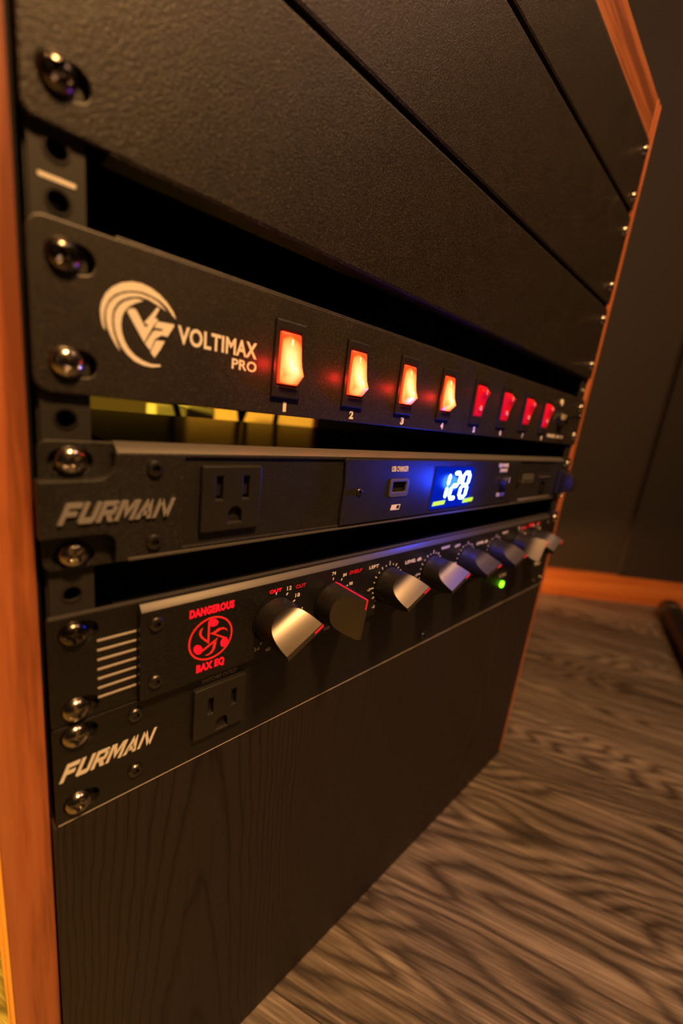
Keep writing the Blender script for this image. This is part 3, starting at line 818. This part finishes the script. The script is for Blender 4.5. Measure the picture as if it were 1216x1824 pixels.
def pointer_mesh(R=11.6, L=24.5):
    bm = bmesh.new()
    def bb(x0, x1, y0, y1, z0, z1):
        r = bmesh.ops.create_cube(bm, size=1)
        for v in r['verts']:
            v.co = Vector(((x0 + x1) / 2 + v.co.x * (x1 - x0), (y0 + y1) / 2 + v.co.y * (y1 - y0), (z0 + z1) / 2 + v.co.z * (z1 - z0)))
    bb(R * .95 - 5.2, R * .95 + .15, -L - .15, -L + .2, -.38, .38)
    for i in range(6):
        t0, t1 = i / 6, (i + 1) / 6
        xa = R * (1 - .05 * (t0 + t1) / 2)
        bb(xa - .6, xa + .25, -L * t1, -L * t0, -.36, .36)
    for v in bm.verts: v.co *= .001
    me = bm_to(bm); me.materials.append(M['redlit']); return me
POINTER = pointer_mesh()
def skirt_mesh(R=12.3):
    bm = bmesh.new()
    bmesh.ops.create_cone(bm, cap_ends=True, segments=40, radius1=R * .001, radius2=R * .001, depth=.0008, matrix=Matrix.Rotation(math.pi / 2, 4, 'X'))
    me = bm_to(bm); me.materials.append(M['dark']); return me
SKIRT = skirt_mesh()
KC = []
for x, ang in zip(KX, KA):
    kx, kz = ap(x, 61.0, BY)
    KC.append((kx, kz))
    kn = place('knob', KNOB, W(kx, BY - .8, kz), bt, (0, -math.radians(ang), 0))
    o = bpy.data.objects.new('pointer_line', POINTER); COL.objects.link(o); o.parent = kn
    o = bpy.data.objects.new('skirt', SKIRT); COL.objects.link(o); o.parent = kn; o.location = (0, .0004, 0)
def tick(cx, cz, ang, r0, r1, w=.32):
    a = math.radians(ang); d = Vector((math.cos(a), math.sin(a))); n = Vector((-d.y, d.x)) * w
    c = Vector((cx, cz))
    P = [c + d * r0 - n, c + d * r1 - n, c + d * r1 + n, c + d * r0 + n]
    return plate('scale_tick', [(p.x, p.y) for p in P], [], BY - .1, .1, M['cream'], bt)
def lbl(s, cx, cz, w, h, mt='cream', bold=.015):
    return text('scale_lettering', s, cx - w / 2, cx + w / 2, cz - h / 2, cz + h / 2, BY, M[mt], bt, bold)
def around(i, r, ang): return KC[i][0] + r * math.cos(math.radians(ang)), KC[i][1] + r * math.sin(math.radians(ang))
for i in (0, 1, 6, 7):
    for ang in range(90, -61, -30): tick(*KC[i], ang, 12.8, 14.2)
    for ang in (240, 268): tick(*KC[i], ang, 12.8, 14.2)
for i in (2, 3, 4, 5):
    for k_, ang in enumerate(range(-60, 241, 15)):
        if ang in (-60, 240): continue
        tick(*KC[i], ang, 12.9, 15.6 if ang in (90, 0, 180) else (14.7 if k_ % 2 == 0 else 13.9))
    lbl('-3', *around(i, 17.3, 181), 2.4, 1.8)
    lbl('-5', *around(i, 17.0, 232), 2.6, 1.9)
text('scale_lettering', 'OUT', 88.0, 95.1, 79.1, 81.0, BY, M['redlit'], bt, .045)
text('scale_lettering', 'CUT', 103.9, 110.4, 78.4, 80.3, BY, M['redprint'], bt, .02)
for s_, ang in (('12', 62), ('18', 35), ('24', 2), ('54', 238), ('48', 262)): lbl(s_, *around(0, 16.6, ang), 2.9, 2.1)
for s_, ang in (('74', 90), ('84', 58), ('98', 27), ('230', 268)): lbl(s_, *around(1, 16.6, ang), 2.9 if len(s_) < 3 else 4.3, 2.0)
text('scale_lettering', 'SHELF', 142.2, 153.0, 78.5, 80.7, BY, M['redprint'], bt, .02, .2)
text('scale_lettering', 'LEFT', 159.4, 168.0, 78.6, 80.6, BY, M['cream'], bt, .02)
text('scale_lettering', 'LEVEL dB', 195.4, 213.6, 75.5, 77.8, BY, M['cream'], bt, .03)
text('scale_lettering', 'RIGHT', 238.0, 249.0, 79.5, 81.5, BY, M['cream'], bt, .02)
text('scale_lettering', 'LEFT', 256.6, 264.4, 78.5, 80.4, BY, M['cream'], bt, .02)
text('scale_lettering', 'LEVEL dB', 291.2, 310.0, 75.6, 77.8, BY, M['cream'], bt, .03)
text('scale_lettering', 'RIGHT', 337.0, 348.0, 79.5, 81.5, BY, M['cream'], bt, .02)
text('scale_lettering', 'SHELF', 377.2, 390.0, 79.0, 81.6, BY, M['redprint'], bt, .04)
for s_, ang in (('1.6', 100), ('2.1', 68), ('18k', 30)): lbl(s_, *around(6, 16.8, ang), 3.6, 2.3)
text('scale_lettering', 'OUT', 395.4, 405.5, 79.8, 83.0, BY, M['redlit'], bt, .045)
text('scale_lettering', 'CUT', 412.6, 423.0, 79.8, 82.6, BY, M['redprint'], bt, .03)
for s_, ang in (('70', 112), ('28', 68), ('18', 40)): lbl(s_, *around(7, 16.4, ang), 3.4, 2.3)

# ---------------------------------------------------------------- lower power conditioner
GY = -2.6
gt = thing('power_conditioner', 'brushed black rack power unit with switched outlet, lowest in the cabinet', 'power conditioner', (241, 0, .2))
gh = [slot(8.6, 38.8), slot(8.6, 7.8), slot(474, 38.8), slot(474, 7.8)]
plate('faceplate', rrect(.0, 482.6, .35, 44.0, 1.0), gh, GY, 2.6, M['brushed'], gt, .4)
box('chassis', 24, 458, .4, 110, 2, 42.5, M['chassis'], gt, .5)
box('worn_lower_edge', .6, 482, GY - .1, GY + .8, .2, .75, M['creamdim'], gt, .15)
for q in (38.9, 7.8):
    screw(gt, ap(7.9, 0, GY)[0], q, GY, False); screw(gt, 474, q, GY, True)
for q in (35.7, 7.6):
    hexbolt(gt, *ap(29.2, q, GY), GY); hexbolt(gt, 455, q + .5, GY)
furman_badge(gt, *[ap(1.8, 0, GY)[0], ap(38.2, 0, GY)[0]], *[ap(0, 17.6, GY)[1], ap(0, 25.0, GY)[1]], GY - .12, .12, M['cream'], .40)
text('outlet_lettering', 'SWITCHED OUTLET', 57.0, 74.8, 40.2, 42.2, GY, M['cream'], gt, .0)
o2 = -5.2
a = ap(55.2, 6.6, o2); b_ = ap(82.6, 34.4, o2)
s1 = ap(63.6, 23.4, o2); s2 = ap(76.0, 23.4, o2); g_ = ap(70.0, 11.6, o2)
rc = receptacle(gt, a[0], b_[0], a[1], b_[1], GY + 2, o2, (s1[0], s2[0]), s1[1], g_[0], g_[1], 1.3, 4.2)
hexbolt(gt, *ap(243.5, 4.8, GY), GY)
plate('power_led', circle(*ap(373.4, 21.2, GY), 3.3, 20), [], GY - 1.8, 1.8, M['greenled'], gt, .6)
text('power_lettering', 'ON', ap(365, 0, GY)[0], ap(379, 0, GY)[0], ap(0, 29.0, GY)[1], ap(0, 32.4, GY)[1], GY, M['creamdim'], gt, .03)
text('model_lettering', 'PRO', 447, 462, 28.0, 32.0, GY, M['cream'], gt, .03)

# ---------------------------------------------------------------- behind the rack, seen through the slot above the display
pb = wall_slab('added_board', -960, -560, -60, -44, -FLOOR + .5, 230, M['addedboard'])  # added pale surface, so the slot shows bright yellow before the dark wall
tag(pb, 'added pale board lit yellow behind the rack seen through the slot', 'board')
def cable(x, y, sway, label, r=4.0):
    pts = []
    for i in range(15):
        q = i / 14
        pts.append((x + sway * math.sin(q * 3.1) + 18 * math.sin(q * 9 + x), y + 10 * math.sin(q * 5 + x), 185 - q * (185 + FLOOR - r)))
    o = tube('cable', pts, r, M['cable'])
    return tag(o, label, 'cable', 'cables hanging behind the rack')
for x, y, s_, l_ in ((92, 330, -30, 'leftmost black cable behind the rack in the slot below the power strip'),
                     (176, 360, 22, 'second black cable from the left behind the rack in the slot'),
                     (252, 345, 30, 'middle black cable of five behind the rack in the slot'),
                     (290, 372, -34, 'fourth black cable from the left behind the rack in the slot'),
                     (322, 350, 16, 'rightmost black cable behind the rack in the slot below the power strip')):
    cable(x, y, s_, l_)
for x, y, l_ in ((268, 560, 'left one of two pale grey boxes behind the rack seen through the slot'), (340, 600, 'right one of two pale grey boxes behind the rack seen through the slot')):
    q = box('power_adapter', x - 28, x + 28, y, y + 40, -FLOOR + .2, 147 + (x - 268) * .05, M['grey'], None, 4)
    tag(q, l_, 'box', 'grey boxes behind the rack')

# ---------------------------------------------------------------- stand foot on the floor at the right edge
sd = thing('equipment_stand', 'black tubular stand foot lying on the floor by the baseboard', 'stand', (1180, -108, -FLOOR))
zf = -FLOOR + 25
p0 = Vector((1318, -62, zf)); p1 = Vector((760, -226, zf)); dd = (p1 - p0).normalized()
tube('foot_tube', [p0 + dd * 20, p0.lerp(p1, .5), p1], 20.5, M['cable'], sd, 20)
tube('end_cap', [p0, p0 + dd * 4, p0 + dd * 14, p0 + dd * 60, p0 + dd * 62], [10, 19, 24.5, 24.5, 21], M['plastic'], sd, 20)
tube('end_cap', [p1 - dd * 2, p1 - dd * 0, p1 + dd * 36, p1 + dd * 46, p1 + dd * 50], [21, 24.5, 24.5, 19, 10], M['plastic'], sd, 20)
